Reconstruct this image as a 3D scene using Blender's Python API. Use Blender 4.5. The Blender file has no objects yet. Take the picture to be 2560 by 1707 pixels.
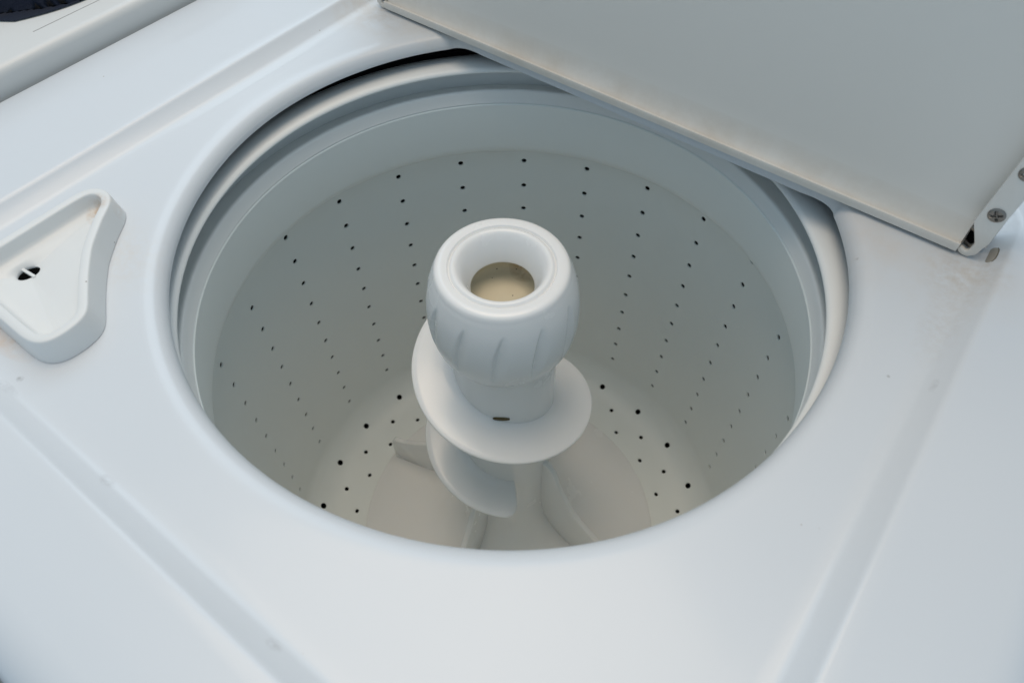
import bpy, bmesh, math, random
from math import sin, cos, pi, radians, sqrt, atan2, hypot
from mathutils import Vector, Matrix

random.seed(7)
scn = bpy.context.scene
col = scn.collection
ZO = 0.76                      # height of the tub reference plane above the floor
TUB_ROT = radians(38.4)        # basket and agitator angle against the cabinet

# ------------------------------------------------------------------ camera
cd = bpy.data.cameras.new('camera')
cam = bpy.data.objects.new('camera', cd)
col.objects.link(cam)
fw = Vector((-0.35666841, 0.4684169, -0.80831507)).normalized()
rt = Vector((0.80027846, 0.59960189, -0.00565421))
rt = (rt - fw * rt.dot(fw)).normalized()
up = rt.cross(fw)
cam.matrix_world = Matrix(((rt.x, up.x, -fw.x, 0.21171738),
                           (rt.y, up.y, -fw.y, -0.26712085),
                           (rt.z, up.z, -fw.z, 0.49514771 + ZO), (0, 0, 0, 1)))
cd.sensor_width = 36.0
cd.lens = 24.696
cd.clip_start = 0.01
cd.clip_end = 50
cd.dof.use_dof = True
cd.dof.focus_distance = 0.56
cd.dof.aperture_fstop = 9.0
scn.camera = cam

# ------------------------------------------------------------------ world and lamps
w = bpy.data.worlds.new('World')
scn.world = w
w.use_nodes = True
bg = w.node_tree.nodes['Background']
bg.inputs[0].default_value = (0.62, 0.82, 1.0, 1)
bg.inputs[1].default_value = 0.54


def area(name, loc, target, size, power, colour, sy=None):
    l = bpy.data.lights.new(name, 'AREA')
    l.energy = power
    l.color = colour
    l.shape = 'RECTANGLE'
    l.size = size
    l.size_y = sy or size
    o = bpy.data.objects.new(name, l)
    col.objects.link(o)
    o.location = loc
    d = Vector(target) - Vector(loc)
    o.rotation_euler = d.to_track_quat('-Z', 'Y').to_euler()
    return o


area('window_light', (-1.4, 1.6, 3.2), (0, 0, 0.9), 2.2, 24, (0.68, 0.85, 1.0), 1.6)
area('ceiling_light', (-0.25, 0.15, 3.2), (-0.2, 0.12, 0.9), 1.5, 29, (1.0, 0.80, 0.60))

scn.view_settings.view_transform = 'Standard'
scn.view_settings.look = 'None'
scn.view_settings.exposure = 0.08
scn.view_settings.gamma = 1.0


# ------------------------------------------------------------------ materials
def mat(name, base, rough=0.4, metal=0.0, coat=0.0, sss=0.0, noise=0.0, nscale=6.0, spec=0.5, bump=0.0, bscale=300):
    m = bpy.data.materials.new(name)
    m.use_nodes = True
    nt = m.node_tree
    b = nt.nodes['Principled BSDF']
    b.inputs['Base Color'].default_value = (*base, 1)
    b.inputs['Roughness'].default_value = rough
    b.inputs['Metallic'].default_value = metal
    b.inputs['Specular IOR Level'].default_value = spec
    b.inputs['Coat Weight'].default_value = coat
    b.inputs['Coat Roughness'].default_value = 0.12
    if sss:
        b.inputs['Subsurface Weight'].default_value = sss
        b.inputs['Subsurface Radius'].default_value = (0.006, 0.005, 0.004)
        b.inputs['Subsurface Scale'].default_value = 1.0
    tc = nt.nodes.new('ShaderNodeTexCoord')
    m['tc'] = tc.name
    if noise:
        n = nt.nodes.new('ShaderNodeTexNoise')
        n.inputs['Scale'].default_value = nscale
        n.inputs['Detail'].default_value = 6
        nt.links.new(tc.outputs['Object'], n.inputs['Vector'])
        mx = nt.nodes.new('ShaderNodeMix')
        mx.data_type = 'RGBA'
        mx.name = 'colour_mix'
        mx.inputs['A'].default_value = (*[c * (1 - noise) for c in base], 1)
        mx.inputs['B'].default_value = (*[min(1, c * (1 + noise)) for c in base], 1)
        nt.links.new(n.outputs['Fac'], mx.inputs['Factor'])
        nt.links.new(mx.outputs['Result'], b.inputs['Base Color'])
        mr = nt.nodes.new('ShaderNodeMapRange')
        mr.inputs['To Min'].default_value = rough * 0.6
        mr.inputs['To Max'].default_value = rough * 1.45
        nt.links.new(n.outputs['Fac'], mr.inputs['Value'])
        nt.links.new(mr.outputs['Result'], b.inputs['Roughness'])
    if bump:
        n2 = nt.nodes.new('ShaderNodeTexNoise')
        n2.inputs['Scale'].default_value = bscale
        n2.inputs['Detail'].default_value = 2
        nt.links.new(tc.outputs['Object'], n2.inputs['Vector'])
        bp = nt.nodes.new('ShaderNodeBump')
        bp.inputs['Strength'].default_value = bump
        bp.inputs['Distance'].default_value = 0.001
        nt.links.new(n2.outputs['Fac'], bp.inputs['Height'])
        nt.links.new(bp.outputs['Normal'], b.inputs['Normal'])
    return m


def add_layer(m, colour, fac_socket):
    """mix a dirt or tint colour over the present base colour by a mask socket"""
    nt = m.node_tree
    b = nt.nodes['Principled BSDF']
    inp = b.inputs['Base Color']
    mx = nt.nodes.new('ShaderNodeMix')
    mx.data_type = 'RGBA'
    if inp.is_linked:
        nt.links.new(inp.links[0].from_socket, mx.inputs['A'])
    else:
        mx.inputs['A'].default_value = inp.default_value
    mx.inputs['B'].default_value = (*colour, 1)
    nt.links.new(fac_socket, mx.inputs['Factor'])
    nt.links.new(mx.outputs['Result'], inp)


def math_node(nt, op, a, b=None, clamp=False):
    n = nt.nodes.new('ShaderNodeMath')
    n.operation = op
    n.use_clamp = clamp
    for i, v in enumerate((a, b)):
        if v is None:
            continue
        if hasattr(v, 'is_linked'):
            nt.links.new(v, n.inputs[i])
        else:
            n.inputs[i].default_value = v
    return n.outputs[0]


def specks(m, scale, thresh, soft, colour, patch=0.5, amount=0.8):
    """scattered grains of dirt, thicker in noise patches"""
    nt = m.node_tree
    tc = nt.nodes[m['tc']]
    v = nt.nodes.new('ShaderNodeTexVoronoi')
    v.inputs['Scale'].default_value = scale
    nt.links.new(tc.outputs['Object'], v.inputs['Vector'])
    dot = math_node(nt, 'SUBTRACT', thresh, v.outputs['Distance'])
    dot = math_node(nt, 'DIVIDE', dot, soft, True)
    # only few cells carry a speck
    sep = nt.nodes.new('ShaderNodeSeparateColor')
    nt.links.new(v.outputs['Color'], sep.inputs[0])
    keep = math_node(nt, 'GREATER_THAN', sep.outputs[0], patch)
    f = math_node(nt, 'MULTIPLY', dot, keep)
    f = math_node(nt, 'MULTIPLY', f, amount)
    add_layer(m, colour, f)


def blot(m, centre, radius, colour, amount, nscale=60, power=1.5):
    """a stain or tint at one place, broken up by noise"""
    nt = m.node_tree
    tc = nt.nodes[m['tc']]
    mp = nt.nodes.new('ShaderNodeVectorMath')
    mp.operation = 'SUBTRACT'
    nt.links.new(tc.outputs['Object'], mp.inputs[0])
    mp.inputs[1].default_value = centre
    dv = nt.nodes.new('ShaderNodeVectorMath')
    dv.operation = 'DIVIDE'
    nt.links.new(mp.outputs[0], dv.inputs[0])
    dv.inputs[1].default_value = radius
    ln = nt.nodes.new('ShaderNodeVectorMath')
    ln.operation = 'LENGTH'
    nt.links.new(dv.outputs[0], ln.inputs[0])
    f = math_node(nt, 'SUBTRACT', 1.0, ln.outputs['Value'], True)
    n = nt.nodes.new('ShaderNodeTexNoise')
    n.inputs['Scale'].default_value = nscale
    n.inputs['Detail'].default_value = 8
    n.inputs['Roughness'].default_value = 0.7
    nt.links.new(tc.outputs['Object'], n.inputs['Vector'])
    g = math_node(nt, 'SUBTRACT', n.outputs['Fac'], 0.36)
    g = math_node(nt, 'MULTIPLY', g, 3.2, True)
    f = math_node(nt, 'POWER', f, power)
    f = math_node(nt, 'MULTIPLY', f, g)
    f = math_node(nt, 'MULTIPLY', f, amount, True)
    add_layer(m, colour, f)


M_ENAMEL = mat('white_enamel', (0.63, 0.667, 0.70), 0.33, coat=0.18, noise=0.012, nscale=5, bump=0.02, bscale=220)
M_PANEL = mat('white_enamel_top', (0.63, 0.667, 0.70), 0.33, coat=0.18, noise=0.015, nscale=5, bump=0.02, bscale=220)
M_LID = mat('lid_enamel', (0.735, 0.71, 0.66), 0.38, noise=0.02, nscale=4, bump=0.03, bscale=160)
M_RING = mat('tub_ring_plastic', (0.80, 0.82, 0.81), 0.34, noise=0.02, nscale=14)
M_BASKET = mat('basket_enamel', (0.858, 0.897, 0.876), 0.36, noise=0.02, nscale=7)
M_AGIT = mat('agitator_plastic', (0.86, 0.87, 0.865), 0.24, coat=0.15, noise=0.02, nscale=20, sss=0.12)
M_CAP = mat('cap_plastic', (0.83, 0.84, 0.835), 0.24, noise=0.01, nscale=30, sss=0.1)
M_CUP = mat('softener_cup_plastic', (0.64, 0.585, 0.44), 0.5, noise=0.10, nscale=40)
M_TRAY = mat('dispenser_plastic', (0.70, 0.715, 0.71), 0.45, noise=0.015, nscale=30, sss=0.05)
M_TUB = mat('outer_tub_dark', (0.02, 0.02, 0.02), 0.7)
M_STEEL = mat('screw_steel', (0.26, 0.245, 0.225), 0.42, metal=1.0, noise=0.2, nscale=200)
M_BUSH = mat('bushing_plastic', (0.34, 0.31, 0.26), 0.5, noise=0.2, nscale=120)
M_GRIME_SHADE = mat('slot_grime_shade', (0.09, 0.065, 0.02), 0.6, noise=0.3, nscale=300)  # brown dirt of the agitator slot, also the painted shade around the hinge sockets
M_DARK = mat('painted_hole_shade', (0.004, 0.004, 0.004), 0.9, spec=0.0)  # flat black, shade inside holes put into the colour
M_NEIGH = mat('neighbour_enamel', (0.62, 0.63, 0.62), 0.35, noise=0.02, nscale=6)
M_SEAM = mat('seam_grey', (0.38, 0.38, 0.37), 0.6)
M_CLOTH = mat('navy_cloth', (0.004, 0.009, 0.024), 0.9, noise=0.25, nscale=80, bump=0.5, bscale=700)
M_FLOOR = mat('floor_concrete', (0.25, 0.24, 0.23), 0.8, noise=0.12, nscale=5)

# dirt and tan tints on the panel: hinge corner grime and scattered grains
blot(M_PANEL, (0.262, 0.138, 0.162), (0.030, 0.035, 0.03), (0.42, 0.33, 0.22), 0.55, 160, 0.9)
blot(M_PANEL, (0.262, 0.095, 0.162), (0.014, 0.045, 0.03), (0.42, 0.34, 0.25), 0.28, 260, 0.8)
blot(M_PANEL, (-0.255, 0.150, 0.162), (0.055, 0.04, 0.03), (0.42, 0.32, 0.22), 0.55, 60, 0.8)
blot(M_PANEL, (-0.20, 0.15, 0.16), (0.16, 0.06, 0.05), (0.62, 0.54, 0.43), 0.5, 18, 0.8)  # broad tan tint over the back left
blot(M_PANEL, (0.22, 0.14, 0.16), (0.11, 0.06, 0.05), (0.62, 0.53, 0.44), 0.5, 18, 0.8)  # broad tan tint over the back right
blot(M_PANEL, (-0.205, -0.250, 0.16), (0.055, 0.012, 0.03), (0.60, 0.36, 0.16), 0.9, 50, 0.7)
blot(M_PANEL, (-0.185, -0.168, 0.16), (0.05, 0.03, 0.03), (0.62, 0.52, 0.40), 0.3, 160, 0.8)
for px, py, rx, ry, am in ((-0.050, -0.269, 0.006, 0.003, 0.35), (0.080, -0.2716, 0.005, 0.0025, 0.35), (0.2717, 0.040, 0.002, 0.006, 0.3), (-0.1458, -0.2615, 0.0024, 0.0024, 0.9),
                           (0.250, 0.035, 0.0012, 0.0012, 0.9), (0.2022, 0.116, 0.0016, 0.0016, 0.9), (-0.1446, -0.269, 0.010, 0.003, 0.28)):
    blot(M_PANEL, (px, py, 0.163), (rx, ry, 0.012), (0.16, 0.14, 0.12), am, 420, 0.6)
specks(M_PANEL, 38, 0.06, 0.025, (0.10, 0.09, 0.08), 0.94, 0.85)
specks(M_PANEL, 130, 0.10, 0.05, (0.30, 0.25, 0.20), 0.972, 0.7)
blot(M_TRAY, (-0.216, -0.155, 0.165), (0.012, 0.012, 0.02), (0.45, 0.25, 0.08), 1.0, 200, 0.7)
specks(M_TRAY, 150, 0.10, 0.04, (0.2, 0.16, 0.12), 0.975, 0.8)
blot(M_LID, (0.0, 0.16, 0.170), (0.40, 0.05, 0.016), (0.52, 0.43, 0.32), 0.5, 14, 0.5)
specks(M_LID, 110, 0.10, 0.05, (0.20, 0.13, 0.08), 0.985, 0.7)
blot(M_CUP, (0.020, 0.030, 0.084), (0.016, 0.012, 0.012), (0.23, 0.12, 0.02), 1.0, 90, 0.5)
specks(M_CUP, 260, 0.16, 0.05, (0.07, 0.05, 0.03), 0.90, 0.9)
specks(M_CAP, 160, 0.07, 0.03, (0.45, 0.38, 0.28), 0.97, 0.6)


# ------------------------------------------------------------------ mesh helpers
def link(name, me, m, parent=None, smooth=40, loc=None, rz=0.0):
    o = bpy.data.objects.new(name, me)
    col.objects.link(o)
    me.materials.append(m)
    if smooth is not None:
        me.polygons.foreach_set('use_smooth', [True] * len(me.polygons))
        me.set_sharp_from_angle(angle=radians(smooth))
    if parent:
        o.parent = parent
    o.location = loc or (0, 0, 0)
    o.rotation_euler = (0, 0, rz)
    return o


def mesh_from(verts, faces, merge=None):
    me = bpy.data.meshes.new('mesh')
    bm = bmesh.new()
    vs = [bm.verts.new(v) for v in verts]
    for f in faces:
        try:
            bm.faces.new([vs[i] for i in f])
        except ValueError:
            pass
    if merge:
        bmesh.ops.remove_doubles(bm, verts=bm.verts, dist=merge)
    bmesh.ops.recalc_face_normals(bm, faces=bm.faces)
    bm.to_mesh(me)
    bm.free()
    me.update()
    return me


def smooth_profile(pts, n=4):
    """Catmull-Rom through (r, z) points"""
    out = []
    P = [pts[0]] + list(pts) + [pts[-1]]
    for i in range(1, len(P) - 2):
        p0, p1, p2, p3 = P[i - 1], P[i], P[i + 1], P[i + 2]
        for k in range(n):
            t = k / n
            out.append(tuple(0.5 * (2 * p1[j] + (p2[j] - p0[j]) * t + (2 * p0[j] - 5 * p1[j] + 4 * p2[j] - p3[j]) * t * t
                                    + (3 * p1[j] - p0[j] - 3 * p2[j] + p3[j]) * t ** 3) for j in (0, 1)))
    out.append(tuple(pts[-1]))
    return out


def lathe(prof, n=192, disp=None):
    verts, faces = [], []
    for r, z in prof:
        for i in range(n):
            a = 2 * pi * i / n
            rr = r + (disp(a, r, z) if disp else 0.0)
            verts.append((rr * sin(a), -rr * cos(a), z))
    for j in range(len(prof) - 1):
        for i in range(n):
            k = (i + 1) % n
            faces.append((j * n + i, j * n + k, (j + 1) * n + k, (j + 1) * n + i))
    return mesh_from(verts, faces, 1e-6)


def rings_mesh(rings, close_last=False):
    """list of closed loops with equal point counts"""
    n = len(rings[0])
    verts = [p for r in rings for p in r]
    faces = []
    for j in range(len(rings) - 1):
        for i in range(n):
            k = (i + 1) % n
            faces.append((j * n + i, j * n + k, (j + 1) * n + k, (j + 1) * n + i))
    if close_last:
        faces.append(tuple(range((len(rings) - 1) * n, len(rings) * n)))
    return mesh_from(verts, faces)


def box_mesh(x0, x1, y0, y1, z0, z1, bevel=0.0, seg=3):
    me = bpy.data.meshes.new('mesh')
    bm = bmesh.new()
    bmesh.ops.create_cube(bm, size=1)
    for v in bm.verts:
        v.co = (x0 + (v.co.x + .5) * (x1 - x0), y0 + (v.co.y + .5) * (y1 - y0), z0 + (v.co.z + .5) * (z1 - z0))
    if bevel:
        bmesh.ops.bevel(bm, geom=bm.edges[:], offset=bevel, segments=seg, profile=0.5, affect='EDGES')
    bm.to_mesh(me)
    bm.free()
    return me


def extrude_outline(pts, to3d, t, bevel=0.0, seg=2):
    """flat outline (u, v) thickened by t along the third axis; to3d(u, v, w)"""
    me = bpy.data.meshes.new('mesh')
    bm = bmesh.new()
    a = [bm.verts.new(to3d(u, v, -t / 2)) for u, v in pts]
    b = [bm.verts.new(to3d(u, v, t / 2)) for u, v in pts]
    bm.faces.new(a)
    bm.faces.new(b[::-1])
    n = len(pts)
    for i in range(n):
        k = (i + 1) % n
        bm.faces.new((a[i], b[i], b[k], a[k]))
    bmesh.ops.recalc_face_normals(bm, faces=bm.faces)
    if bevel:
        ed = [e for e in bm.edges if len(e.link_faces) == 2 and e.calc_face_angle(0) > radians(40)]
        bmesh.ops.bevel(bm, geom=ed, offset=bevel, segments=seg, profile=0.5, affect='EDGES')
    bmesh.ops.triangulate(bm, faces=[f for f in bm.faces if len(f.verts) > 4])
    bm.to_mesh(me)
    bm.free()
    return me


def empty(name, loc, label, cat):
    o = bpy.data.objects.new(name, None)
    col.objects.link(o)
    o.location = loc
    o.empty_display_size = 0.1
    o['label'] = label
    o['category'] = cat
    return o


# ------------------------------------------------------------------ setting
fl = link('floor', box_mesh(-2.2, 1.6, -1.5, 1.5, -0.05, 0.0), M_FLOOR, smooth=None)
fl['kind'] = 'structure'

# ------------------------------------------------------------------ washing machine
WM = empty('washing_machine', (0, 0, 0),
           'white top-loading washing machine with its lid open and spiral agitator in view', 'washing machine')
L = (0, 0, ZO)
N = 720


LIP = [(-104, .2206), (-90, .2192), (-72, .2181), (-52, .2184), (-31, .2188), (-14, .2187), (-4, .2190), (10, .2210), (23, .2238), (31, .2256), (40, .2275),
       (60, .2300), (90, .2325), (120, .2340), (142, .2340), (160, .2325), (183, .2304), (205, .2268), (228, .2243), (243, .2222)]


def lip_radius(d):
    n = len(LIP)
    d = (d + 104) % 360 - 104
    for i in range(n):
        a, b = LIP[i], LIP[(i + 1) % n]
        b0 = b[0] + (360 if i == n - 1 else 0)
        if a[0] <= d <= b0:
            p0, p3 = LIP[i - 1][1], LIP[(i + 2) % n][1]
            t = (d - a[0]) / (b0 - a[0])
            p1, p2 = a[1], b[1]
            return 0.5 * (2 * p1 + (p2 - p0) * t + (2 * p0 - 5 * p1 + 4 * p2 - p3) * t * t + (3 * p1 - p0 - 3 * p2 + p3) * t ** 3)
    return .22


def open_r(t):
    """polar radius of the lip of the lid opening about its own centre"""
    r = lip_radius(math.degrees(t))
    s = sin(t)
    if s > 0.05:
        rl = (0.1635 - 0.003) / s
        k = 0.0065
        h = max(0.0, min(1.0, 0.5 + 0.5 * (r - rl) / k / 2.2))
        # smooth minimum
        r = r * (1 - h) + rl * h - k * 0.9 * h * (1 - h)
    return r


OC = (0.0040, 0.0030)


def opening(off, z):
    out = []
    for i in range(N):
        t = 2 * pi * i / N
        if t > 1.5 * pi:
            t -= 2 * pi
        r = open_r(t) + off
        out.append((OC[0] + r * cos(t), OC[1] + r * sin(t), z))
    return out


def rrect(x0, x1, y0, y1, rad, z):
    """rounded rectangle sampled along rays from the opening centre"""
    out = []
    cx, cy = OC
    for i in range(N):
        t = 2 * pi * i / N
        dx, dy = cos(t), sin(t)
        tx = ((x1 if dx > 0 else x0) - cx) / dx if abs(dx) > 1e-9 else 1e9
        ty = ((y1 if dy > 0 else y0) - cy) / dy if abs(dy) > 1e-9 else 1e9
        s = min(tx, ty)
        px, py = cx + dx * s, cy + dy * s
        # rounded corner
        ccx = x1 - rad if dx > 0 else x0 + rad
        ccy = y1 - rad if dy > 0 else y0 + rad
        inx = px > ccx if dx > 0 else px < ccx
        iny = py > ccy if dy > 0 else py < ccy
        if inx and iny:
            fx, fy = cx - ccx, cy - ccy
            b = fx * dx + fy * dy
            c = fx * fx + fy * fy - rad * rad
            s = -b + sqrt(max(0, b * b - c))
            px, py = cx + dx * s, cy + dy * s
        out.append((px, py, z))
    return out


ZF, ZU = 0.1600, 0.1710        # recess floor, outer top
rings = [opening(0.014, 0.1500), opening(0.0045, 0.1484), opening(0.0008, 0.1480)]
for o_, z_ in smooth_profile([(0.0, 0.1486), (0.0006, 0.1518), (0.0026, 0.1555), (0.0058, 0.1583), (0.0100, 0.1596), (0.0140, 0.15995)], 4):
    rings.append(opening(o_, z_))
rings.append(opening(0.020, ZF - 0.0001))
RX0, RX1, RY0, RY1 = -0.268, 0.2675, -0.2700, 0.205
rings.append([tuple(a[j] * 0.5 + b[j] * 0.5 for j in range(3)) for a, b in zip(opening(0.030, ZF), rrect(RX0, RX1, RY0, RY1, 0.02, ZF))])


def rr(e, z):
    return rrect(RX0 - e, RX1 + e, RY0 - e, RY1 + e, 0.018 + max(e, -0.014), z)


for e, z in ((-0.010, ZF), (-0.004, ZF + 0.0002), (-0.0015, ZF + 0.0008), (0.0010, ZF + 0.0020), (0.0085, ZU - 0.0022),
             (0.0098, ZU - 0.0010), (0.0112, ZU - 0.0003), (0.013, ZU), (0.020, ZU)):
    rings.append(rr(e, z))
EX0, EX1, EY0, EY1 = -0.3855, 0.362, -0.357, 0.36


def er(e, z):
    return rrect(EX0 - e * 0.2, EX1 + e, EY0 - e, EY1 + e, 0.04 + e, z)


er0 = er(-0.028, ZU)
rings.append([tuple(a[j] * 0.5 + b[j] * 0.5 for j in range(3)) for a, b in zip(rings[-1], er0)])
for k in range(8):
    a = radians(90 * k / 7)
    rings.append(er(-0.028 + 0.028 * sin(a), ZU - 0.028 + 0.028 * cos(a)))
rings.append(er(0, ZU - 0.036))
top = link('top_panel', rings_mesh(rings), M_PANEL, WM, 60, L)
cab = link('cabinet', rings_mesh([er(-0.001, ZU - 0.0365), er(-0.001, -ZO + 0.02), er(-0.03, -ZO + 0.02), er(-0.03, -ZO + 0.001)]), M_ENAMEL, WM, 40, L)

# outer tub, dark behind the perforated basket
link('outer_tub', lathe([(0.262, 0.128), (0.278, 0.12), (0.278, -0.38), (0.26, -0.40), (0.0, -0.40)], 96), M_TUB, WM, 40, L, TUB_ROT)

# fixed ring under the lid opening
prof = smooth_profile([(0.264, 0.1180), (0.2580, 0.1255), (0.2500, 0.1305), (0.2400, 0.1340), (0.2310, 0.1352), (0.2245, 0.1348), (0.2217, 0.1336),
                       (0.2205, 0.1318), (0.2213, 0.1302), (0.2260, 0.1294), (0.2370, 0.1292), (0.2455, 0.1278), (0.2472, 0.1200), (0.2478, 0.1100), (0.2480, 0.0985)], 4)
link('tub_ring', lathe(prof, 288), M_RING, WM, 50, L, TUB_ROT)

# balance ring on the basket
prof = smooth_profile([(0.2490, 0.1000), (0.2380, 0.1050), (0.2305, 0.1085), (0.2275, 0.1095), (0.2254, 0.1085), (0.2238, 0.1030), (0.2226, 0.0990)], 4) \
    + [(0.2223, 0.0984), (0.2225, 0.0980), (0.2231, 0.0977), (0.2250, 0.0975)]
link('balance_ring', lathe(prof, 288), M_RING, WM, 50, L, TUB_ROT)

# ---- perforated basket: one sheet with real holes, wall profile as arc length
DZ = 0.0336500288
TAP = 0.000605711769 / DZ
TH0 = radians(5.8274)          # a hole column, clockwise from the far side


def fillet_pts(c, r, a0, a1, n):
    return [(c[0] + r * cos(radians(a0 + (a1 - a0) * i / n)), c[1] + r * sin(radians(a0 + (a1 - a0) * i / n))) for i in range(n + 1)]


def wall_r(z):
    return 0.26 + TAP * z


prof = [(0.2245, 0.0974), (0.2229, 0.0973), (0.2222, 0.0969), (0.2219, 0.0961), (0.2220, 0.0950), (0.2223, 0.0935)] + \
       smooth_profile([(0.2226, 0.0880), (0.2252, 0.0650), (0.2272, 0.0500), (0.2288, 0.0415), (0.2325, 0.0350), (0.2420, 0.0290),
                       (0.2520, 0.0240), (0.2580, 0.0190), (0.2600, 0.0150)], 5)
zb = -DZ * 9 - DZ / 2
prof += [(wall_r(0.0149 - i * (0.0149 - DZ / 2) / 1), 0.0) for i in ()]
bands = []                     # (profile part, None) or (two-point band, hole spec)
bands.append((prof + [(wall_r(DZ / 2 - 0.003), DZ / 2 - 0.003)], None))
ztop = DZ / 2 - 0.003
for k in range(10):
    z0 = ztop if k == 0 else -DZ * k + DZ / 2
    z1 = -DZ * k - DZ / 2
    bands.append((lambda q, z0=z0, z1=z1: (wall_r(z0 + (z1 - z0) * q), z0 + (z1 - z0) * q), ('wall', -DZ * k, 0.0028)))
# bottom corner from wall to floor: superellipse arc


def corner(t):
    n = 2.25
    return (0.194 + (wall_r(zb) - 0.194) * max(0.0, cos(t)) ** (2 / n), zb - (0.36 + zb) * sin(t) ** (2 / n))


def corner_t(r):
    n = 2.25
    return math.acos(max(0.0, min(1.0, ((r - 0.194) / (wall_r(zb) - 0.194)))) ** (n / 2))


TB0, TB1, TB2 = corner_t(0.2462), corner_t(0.2262), corner_t(0.2056)
bands.append(([corner(TB0 * (i / 8) ** 1.3) for i in range(9)], None))
bands.append((lambda q: corner(TB0 + (TB1 - TB0) * q), ('corner', 0.2362, 0.0039)))
bands.append((lambda q: corner(TB1 + (TB2 - TB1) * q), ('half', 0.2159, 0.0028)))
bands.append((lambda q: corner(TB2 + (pi / 2 - TB2) * q / 0.55) if q < 0.55 else (0.194 - (q - 0.55) * 0.02, -0.36), ('floor', 0.1950, 0.0028)))
bands.append(([(0.185, -0.3600), (0.10, -0.3600), (0.02, -0.3600)], None))
PER = 10                       # samples per 15 degree column
NT = 24 * PER
bv, bf = [], []


def bvert(th, r, z):
    # th clockwise from the far side of the tub frame
    bv.append((r * sin(th), r * cos(th), z))
    return len(bv) - 1


def add_band_plain(pts):
    idx = []
    for r, z in pts:
        idx.append([bvert(TH0 + radians(-7.5) + 2 * pi * i / NT, r, z) for i in range(NT)])
    for j in range(len(pts) - 1):
        for i in range(NT):
            k = (i + 1) % NT
            bf.append((idx[j][i], idx[j][k], idx[j + 1][k], idx[j + 1][i]))


def add_band_holes(pos, spec):
    kind, val, hr = spec
    half = kind == 'half'
    # arc parameter of the hole centre
    lo, hi = 0.0, 1.0
    for _ in range(40):
        mid = (lo + hi) / 2
        v = pos(mid)[1] if kind == 'wall' else pos(mid)[0]
        if v > val:
            lo = mid
        else:
            hi = mid
    s_h = (lo + hi) / 2
    rh = pos(s_h)[0]
    e = 0.02
    p0, p1 = pos(s_h - e), pos(s_h + e)
    ds = hypot(p1[0] - p0[0], p1[1] - p0[1]) / (2 * e)
    nrm = Vector((-(p1[1] - p0[1]), (p1[0] - p0[0]))).normalized()   # away from the inside, in (r, z)
    nv = 4
    half_w = radians(7.5)
    bd = [(-1 + 2 * i / PER, 0.0) for i in range(PER)] + [(1.0, i / nv) for i in range(nv)] \
        + [(1 - 2 * i / PER, 1.0) for i in range(PER)] + [(-1.0, 1 - i / nv) for i in range(nv)]
    m = len(bd)
    circ = []
    for u, q in bd:
        a = atan2((q - s_h) * ds, u * half_w * rh)
        circ.append((hr * cos(a) / (half_w * rh), s_h + hr * sin(a) / ds))
    for c in range(24):
        tc = TH0 + radians(15) * (c + (0.5 if half else 0.0))
        loops = []
        for f in (0.0, 0.25, 0.5, 0.72, 0.90, 1.0):
            lp = []
            for (u, q), (cu, cs) in zip(bd, circ):
                uu, ss = u + (cu - u) * f, q + (cs - q) * f
                lp.append(bvert(tc + uu * half_w, *pos(ss)))
            loops.append(lp)
        for depth in (0.0003, 0.0014):
            lp = []
            g = 0.94
            for cu, cs in circ:
                uu, ss = cu * g, s_h + (cs - s_h) * g
                r_, z_ = pos(ss)
                lp.append(bvert(tc + uu * half_w, r_ + nrm.x * depth, z_ + nrm.y * depth))
            loops.append(lp)
        for a, b in zip(loops, loops[1:]):
            for i in range(m):
                k = (i + 1) % m
                bf.append((a[i], a[k], b[k], b[i]))


for pts, spec in bands:
    if spec is None:
        add_band_plain(pts)
    else:
        add_band_holes(pts, spec)
basket = link('wash_basket', mesh_from(bv, bf, 2e-5), M_BASKET, WM, 50, L, TUB_ROT)

# ------------------------------------------------------------------ agitator
body = smooth_profile([(0.0435, 0.040), (0.0442, 0.010), (0.0445, -0.060), (0.0445, -0.150), (0.0450, -0.210), (0.0470, -0.245),
                       (0.0540, -0.272), (0.0690, -0.296), (0.0950, -0.3175), (0.1300, -0.3360), (0.1640, -0.3495), (0.1775, -0.3545)], 6) \
    + [(0.1795, -0.3560), (0.1797, -0.3585), (0.1790, -0.3599)]
ag = link('agitator', lathe(body, 192), M_AGIT, WM, 40, L, TUB_ROT)


# helical vane
def hz(A):
    return -0.0350 - 0.000322 * A


verts, faces = [], []
A_TOP, A_END = -200.0, 369.0
STEPS = 420
nc = 0
for i in range(STEPS + 1):
    A = A_TOP + (A_END - A_TOP) * i / STEPS
    ro = 0.0802
    ri = 0.0420
    if A > A_END - 13:
        q = (A - (A_END - 13)) / 13
        ro = ri + 0.012 + (0.0802 - ri - 0.012) * sqrt(max(0.0, 1 - q ** 2.6))
    if A < A_TOP + 60:
        q = 1 - (A - A_TOP) / 60
        ro = ri + 0.002 + (0.0802 - ri - 0.002) * (1 - q * q)
    t = 0.0020
    sec = [(ri, 0.0035 + t + 0.0035), (ri + 0.003, 0.0035 + t + 0.0006)]
    for u in (0.3, 0.6, 0.85):
        sec.append((ri + (ro - ri) * u, 0.0035 * (1 - u) + t))
    for a in (70, 45, 20, 0, -20, -45, -70):
        sec.append((ro - t + t * cos(radians(a)), t * sin(radians(a))))
    for u in (0.85, 0.6, 0.3):
        sec.append((ri + (ro - ri) * u, 0.0035 * (1 - u) - t))
    sec.append((ri, 0.0035 - t))
    nc = len(sec)
    ar = radians(A)
    for r, dz in sec:
        verts.append((r * sin(ar), -r * cos(ar), hz(A) + dz))
for i in range(STEPS):
    for j in range(nc):
        k = (j + 1) % nc
        faces.append((i * nc + j, i * nc + k, (i + 1) * nc + k, (i + 1) * nc + j))
faces.append(tuple(range(nc)))
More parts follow.
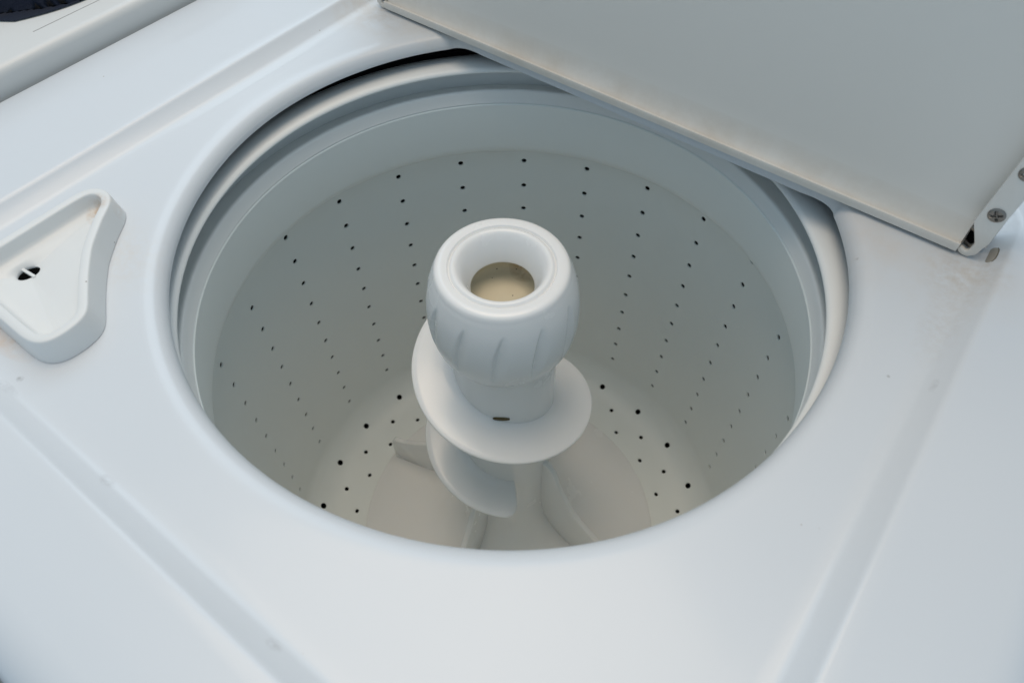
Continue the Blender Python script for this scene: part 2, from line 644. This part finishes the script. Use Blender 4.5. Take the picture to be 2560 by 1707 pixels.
faces.append(tuple(range(STEPS * nc, STEPS * nc + nc)))
link('spiral_vane', mesh_from(verts, faces), M_AGIT, ag, 50)

# straight fins on the skirt
fin_top = smooth_profile([(0.0430, -0.1450), (0.0500, -0.1480), (0.0585, -0.1620), (0.0700, -0.1960), (0.0900, -0.2360), (0.1220, -0.2690), (0.1500, -0.2930), (0.1690, -0.3030)], 5)
fin_out = fin_top + [(0.1725, -0.3070), (0.1738, -0.3140), (0.1745, -0.3545), (0.13, -0.3385), (0.09, -0.317), (0.062, -0.29), (0.048, -0.26), (0.043, -0.22)]
fin_me = extrude_outline(fin_out, lambda u, v, wv: (wv, -u, v), 0.0068, 0.0014)
for a in (-123, -33, 57, 147):
    link('fin', fin_me if a == -123 else fin_me.copy(), M_AGIT, ag, 45, None, radians(a))

# bulb cap with slanted dimples, funnel top
cap_prof = [(0.0438, 0.0352), (0.0484, 0.0342)] + smooth_profile([(0.0490, 0.0346), (0.0524, 0.0395), (0.0557, 0.0480), (0.0580, 0.0590), (0.0588, 0.0720), (0.0581, 0.0860),
                           (0.0560, 0.0990), (0.0527, 0.1100), (0.0508, 0.1150), (0.0499, 0.1174), (0.0487, 0.1194), (0.0468, 0.1206), (0.0440, 0.1210), (0.0400, 0.1205)], 6)
cap_prof += [(0.0395, 0.1194), (0.0389, 0.1184), (0.0381, 0.1188), (0.0375, 0.1202)]
cap_prof += smooth_profile([(0.0362, 0.1209), (0.0345, 0.1206), (0.0325, 0.1190), (0.0300, 0.1150), (0.0275, 0.1090), (0.0252, 0.1025), (0.0240, 0.0985)], 4)
cap_prof += [(0.0238, 0.0975), (0.0242, 0.0968), (0.0262, 0.0962)]


def dimple(a, r, z):
    if r < 0.05 or z < 0.046 or z > 0.116:
        return 0.0
    zc = (z - 0.0785) / 0.027
    if abs(zc) >= 1:
        return 0.0
    env = (1 - zc * zc) ** 0.8
    width = radians(6.4) * (0.35 + 0.65 * env)
    best = 0.0
    for k in range(12):
        c = radians(-3 + 30 * k) + radians(4.0) * zc
        d = (a - c + pi) % (2 * pi) - pi
        u = d / width
        if -1 < u < 1:
            # steep left side, fading right side
            s = (1 + u) / 0.40 if u < -0.60 else ((1 - u) / 1.6) ** 1.4
            best = -0.0030 * env * max(0.0, min(1.0, s))
    return best


link('cap', lathe(cap_prof, 720, dimple), M_CAP, ag, 50)
cup = smooth_profile([(0.0262, 0.0960), (0.0330, 0.0950), (0.0350, 0.0900), (0.0345, 0.0840), (0.0310, 0.0785), (0.0150, 0.0770), (0.0, 0.0768)], 4)
link('softener_cup', lathe(cup, 96), M_CUP, ag, 50)

# drain slot in the agitator column, a small rounded opening
sl = []
for i in range(24):
    a = 2 * pi * i / 24
    sl.append((0.0072 * cos(a), 0.0024 * sin(a) if sin(a) > 0 else 0.0012 * sin(a)))
so = link('slot', extrude_outline(sl, lambda u, v, wv: (u, wv - 0.0449 + u * u * 11, v), 0.0016), M_GRIME_SHADE, ag, None, (0, 0, 0), radians(-5))
so.location = (0, 0, -0.0225)

# ------------------------------------------------------------------ bleach dispenser tray
rim = [(-0.2345, -0.2350), (-0.2345, -0.1700), (-0.2340, -0.1540), (-0.2305, -0.1475), (-0.2235, -0.1445), (-0.2160, -0.1447), (-0.2092, -0.1480), (-0.1985, -0.1630),
       (-0.1830, -0.1805), (-0.1655, -0.1945), (-0.1480, -0.2065), (-0.1395, -0.2120), (-0.1362, -0.2185), (-0.1358, -0.2290), (-0.1372, -0.2385),
       (-0.1425, -0.2443), (-0.1520, -0.2460), (-0.1700, -0.2460), (-0.2240, -0.2460), (-0.2310, -0.2430)]


def closed_spline(pts, n):
    out = []
    m = len(pts)
    for i in range(m):
        p0, p1, p2, p3 = pts[i - 1], pts[i], pts[(i + 1) % m], pts[(i + 2) % m]
        d = hypot(p2[0] - p1[0], p2[1] - p1[1])
        for k in range(n):
            t = k / n
            out.append(tuple(0.5 * (2 * p1[j] + (p2[j] - p0[j]) * t * 0.9 + (2 * p0[j] - 5 * p1[j] + 4 * p2[j] - p3[j]) * t * t * 0.9 + (3 * p1[j] - p0[j] - 3 * p2[j] + p3[j]) * t ** 3 * 0.9)
                             if False else (1 - t) * p1[j] + t * p2[j] for j in (0, 1)))
    return out


def resample(pts, n):
    m = len(pts)
    seg = [hypot(pts[(i + 1) % m][0] - pts[i][0], pts[(i + 1) % m][1] - pts[i][1]) for i in range(m)]
    tot = sum(seg)
    out = []
    i, acc = 0, 0.0
    for k in range(n):
        d = tot * k / n
        while acc + seg[i] < d:
            acc += seg[i]
            i += 1
        t = (d - acc) / seg[i]
        out.append(tuple(pts[i][j] + (pts[(i + 1) % m][j] - pts[i][j]) * t for j in (0, 1)))
    return out


def relax(pts, it):
    for _ in range(it):
        m = len(pts)
        pts = [tuple(0.25 * pts[i - 1][j] + 0.5 * pts[i][j] + 0.25 * pts[(i + 1) % m][j] for j in (0, 1)) for i in range(m)]
    return pts


def inset(pts, d):
    m = len(pts)
    out = []
    for i in range(m):
        a, b = pts[i - 2], pts[(i + 2) % m]
        tx, ty = b[0] - a[0], b[1] - a[1]
        l = hypot(tx, ty)
        # outline runs clockwise, inside lies to the right
        out.append((pts[i][0] + ty / l * d, pts[i][1] - tx / l * d))
    return out


NR = 160
outl = relax(resample(rim, NR), 8)
DC = (-0.2134, -0.2142)
trs = []
for d, z in ((-0.0024, ZF + 0.0003), (-0.0021, ZF + 0.003), (-0.0001, 0.1762), (0.0003, 0.1770), (0.0009, 0.1774), (0.0052, 0.1774), (0.0058, 0.1770), (0.0062, 0.1760), (0.0068, 0.1700), (0.0078, 0.1678), (0.0098, 0.1667), (0.0130, 0.1662)):
    pp = inset(outl, d)
    if d >= 0.004:
        pp = relax(pp, 2)
    trs.append([(x, y, z) for x, y in pp])
last = trs[-1]
HOLE_R = 0.0052
for f, z in ((0.35, 0.1654), (0.65, 0.1643), (0.85, 0.1633), (0.94, 0.1627), (1.0, 0.1620), (1.0, 0.1606)):
    ring = []
    for x, y, _ in last:
        a = atan2(y - DC[1], x - DC[0])
        # oval outlet along the diagonal
        q = a - radians(78)
        hr = 0.0070 * 0.0048 / sqrt((0.0048 * cos(q)) ** 2 + (0.0070 * sin(q)) ** 2)
        hx, hy = DC[0] + hr * cos(a), DC[1] + hr * sin(a)
        ring.append((x + (hx - x) * f, y + (hy - y) * f, z))
    trs.append(ring)
tray = link('bleach_dispenser', rings_mesh(trs), M_TRAY, WM, 50, L)
dk = link('drain_shade_disc', extrude_outline([(DC[0] + 0.0090 * cos(2 * pi * i / 32), DC[1] + 0.0090 * sin(2 * pi * i / 32)) for i in range(32)], lambda u, v, wv: (u, v, 0.1606 + wv), 0.0008), M_DARK, tray, None)  # solid black disc, painted shade in place of a deeper drain
db = link('drain_bar', box_mesh(-0.0010, 0.0010, -0.0068, 0.0068, -0.0010, 0.0008, 0.0004, 2), M_TRAY, tray, 40, (DC[0], DC[1], 0.1625), radians(-84))

# ------------------------------------------------------------------ lid, open and upright on the hinge side
LX0, LX1 = -0.262, 0.2655
lid_sec = [(0.1850, 0.1640), (0.1560, 0.1622), (0.1535, 0.1622), (0.1525, 0.1630), (0.1522, 0.1665), (0.1522, 0.1688), (0.1524, 0.1692), (0.1536, 0.1694), (0.1539, 0.1690), (0.1541, 0.1672), (0.1554, 0.1666),
           (0.1574, 0.1680), (0.1598, 0.1718), (0.1616, 0.1775), (0.1628, 0.1850), (0.1636, 0.1950), (0.1650, 0.2200), (0.1740, 0.4000), (0.1800, 0.6000), (0.1830, 0.6200),
           (0.1900, 0.6260), (0.1960, 0.6200), (0.1900, 0.2000)]
verts, faces = [], []
xs = [LX0, LX0 + 0.0130, LX0 + 0.0148] + [LX0 + 0.0148 + (LX1 - LX0 - 0.0296) * i / 19 for i in range(1, 19)] + [LX1 - 0.0148, LX1 - 0.0130, LX1]
xs = sorted(xs)
while len(xs) < 25:
    xs.insert(12, (xs[11] + xs[12]) / 2)
nc = len(lid_sec)
for x in xs:
    # the hem stops short of both hinge arms
    e = min(x - LX0, LX1 - x)
    for y, z in lid_sec:
        if e < 0.0135 and y < 0.1640:
            verts.append((x, 0.1640 + (y - 0.152) * 0.05, max(z, 0.1650)))
        elif e < 0.030 and z < 0.1685 and y < 0.154:
            verts.append((x, y, z))
        else:
            verts.append((x, y, z))
for i in range(24):
    for j in range(nc):
        k = (j + 1) % nc
        faces.append((i * nc + j, i * nc + k, (i + 1) * nc + k, (i + 1) * nc + j))
faces.append(tuple(range(nc)))
faces.append(tuple(range(24 * nc, 25 * nc)))
lid = link('lid', mesh_from(verts, faces), M_LID, WM, 35, L)
arm = [(0.2494, 0.1869), (0.2572, 0.1722), (0.2570, 0.1662), (0.2556, 0.1645), (0.2519, 0.1665), (0.2505, 0.1640), (0.2524, 0.1618), (0.2550, 0.1608), (0.2582, 0.1608), (0.2618, 0.1645), (0.2642, 0.1758),
       (0.2640, 0.1866), (0.2650, 0.212), (0.2655, 0.60), (0.2515, 0.60), (0.2512, 0.2366)]
for s in (1, -1):
    am = extrude_outline(arm, lambda u, v, wv: (u if s > 0 else LX0 + LX1 - u, 0.1560 + wv + max(0, v - 0.2) * 0.028, v), 0.0034, 0.0009)
    a_o = link('hinge_arm', am, M_LID, lid, 40)


def screw_mesh():
    """pan head with a cross recess"""
    n = 48
    rs = []
    for r, z in ((0.0049, 0.0), (0.0049, 0.0003), (0.0045, 0.0007), (0.0037, 0.0009), (0.0030, 0.0010), (0.0024, 0.0010), (0.0017, 0.0010), (0.0010, 0.0010), (0.0004, 0.0010)):
        ring = []
        for i in range(n):
            a = 2 * pi * i / n
            x, y = r * cos(a + 0.5), r * sin(a + 0.5)
            u, v = r * cos(a), r * sin(a)
            zz = z
            if (abs(u) < 0.00065 and abs(v) < 0.0030) or (abs(v) < 0.00065 and abs(u) < 0.0030):
                zz = z - 0.0011
            ring.append((x, -zz, y))
        rs.append(ring)
    return rings_mesh(rs, True)


sm = screw_mesh()
for (x, z) in ((0.2578, 0.1968), (0.2582, 0.2281), (LX0 + LX1 - 0.2578, 0.1968), (LX0 + LX1 - 0.2582, 0.2281)):
    link('screw', sm if (x, z) == (0.2578, 0.1968) else sm.copy(), M_STEEL, lid, 40, (x, 0.1543 + max(0, z - 0.2) * 0.028, z))


# hinge pins and their oval sockets in the panel corners
def tube_mesh(r0, r1, t):
    n = 40
    rs = []
    for r, x in ((r0, t), (r0, 0.0), (r0 - 0.0004, -0.0003), (r1 + 0.0004, -0.0003), (r1, 0.0), (r1, t)):
        rs.append([(x, r * cos(2 * pi * i / n), r * sin(2 * pi * i / n)) for i in range(n)])
    return rings_mesh(rs)


for s, xb in ((1, 0.2555), (-1, LX0 + LX1 - 0.2555)):
    b = link('hinge_pin', tube_mesh(0.0072, 0.0044, 0.004), M_STEEL, WM, 40, (xb - s * 0.0018, 0.1600, 0.1716 + ZO))
    b.rotation_euler = (0, 0, radians(55 if s > 0 else 125))
    pin = link('pin_hole_shade', box_mesh(0.0, 0.004, -0.0042, 0.0042, -0.0042, 0.0042, 0.0016), M_DARK, b, 40, (0.0006, 0, 0))  # solid black plug, painted shade for the hole in the ring
    ov = []
    for i in range(32):
        a = 2 * pi * i / 32
        ov.append((0.0082 * (abs(cos(a)) ** 0.7) * (1 if cos(a) > 0 else -1), 0.0036 * sin(a)))
    q = link('hinge_socket', extrude_outline(ov, lambda u, v, wv: (wv, u, v), 0.0026, 0.0006), M_BUSH, WM, 40)
    link('socket_rim_shade', extrude_outline([(u * 1.06, v * 1.12) for u, v in ov], lambda u, v, wv: (wv, u, v), 0.0018, 0.0), M_GRIME_SHADE, q, 40)  # solid dark rim, painted shade so the socket looks recessed
    q.location = (0.2708 if s > 0 else -0.2713, 0.1620, ZO + 0.1626)
    q.rotation_euler = (0, radians(42 if s > 0 else -42), 0)

# ------------------------------------------------------------------ neighbouring appliance and the cloth on it
NB = empty('neighbouring_appliance', (-0.73, -0.05, 0),
           'white appliance standing against the side of the washing machine with dark cloth on top', 'appliance')
NZ = 0.1895


def nb(name, me, m, parent=NB):
    o = link(name, me, m, parent, 40)
    if parent is NB:
        o.location = (0.73, 0.05, ZO)
    return o


nb('body', box_mesh(-1.075, -0.3885, -0.36, 0.36, -ZO + 0.001, NZ - 0.031, 0.004), M_NEIGH)
nb('top_panel', box_mesh(-1.077, -0.3872, -0.362, 0.362, NZ - 0.030, NZ, 0.0075, 5), M_NEIGH)
nb('seam', extrude_outline([(-0.4132, -0.0735), (-0.4126, -0.0735), (-0.4126, 0.33), (-0.4132, 0.33)], lambda u, v, wv: (u, v, NZ + 0.0001 + wv), 0.0003), M_SEAM)

# crumpled navy cloth
nu, nv_ = 70, 60
verts, faces = [], []
cx, cy, hx, hy = -0.545, 0.049, 0.130, 0.150


def clothz(u, v):
    e = max(abs(u) ** 3.5, abs(v) ** 3.5)
    rr_ = (abs(u) ** 3.2 + abs(v) ** 3.2) ** (1 / 3.2)
    base = 0.034 * max(0.0, 1 - rr_ ** 4) ** 0.45
    wr = 0.006 * sin(7 * u + 3 * v + 1.5 * sin(4 * v)) + 0.004 * sin(11 * v - 5 * u + 2 * sin(3 * u)) + 0.002 * sin(23 * u + 17 * v)
    return base + wr * min(1.0, base / 0.02)


for sgn in (1, 0):
    for j in range(nv_ + 1):
        for i in range(nu + 1):
            u, v = -1 + 2 * i / nu, -1 + 2 * j / nv_
            # square to rounded patch with an uneven edge
            k = 1 - 0.16 * (u * u * v * v)
            edge = 1 + 0.03 * sin(5 * atan2(v, u) + 1) + 0.02 * sin(9 * atan2(v, u))
            x, y = cx + hx * u * k * edge, cy + hy * v * k * edge
            verts.append((x, y, NZ + 0.0012 + (max(0.0, clothz(u, v)) if sgn else 0.0)))
W1 = nu + 1
off = W1 * (nv_ + 1)
for j in range(nv_):
    for i in range(nu):
        a = j * W1 + i
        faces.append((a, a + 1, a + W1 + 1, a + W1))
        faces.append((off + a, off + a + W1, off + a + W1 + 1, off + a + 1))
cl = link('folded_cloth', mesh_from(verts, faces, 1e-5), M_CLOTH, None, 60, (0, 0, ZO))
cl['label'] = 'dark navy crumpled cloth lying on the neighbouring white appliance'
cl['category'] = 'cloth'
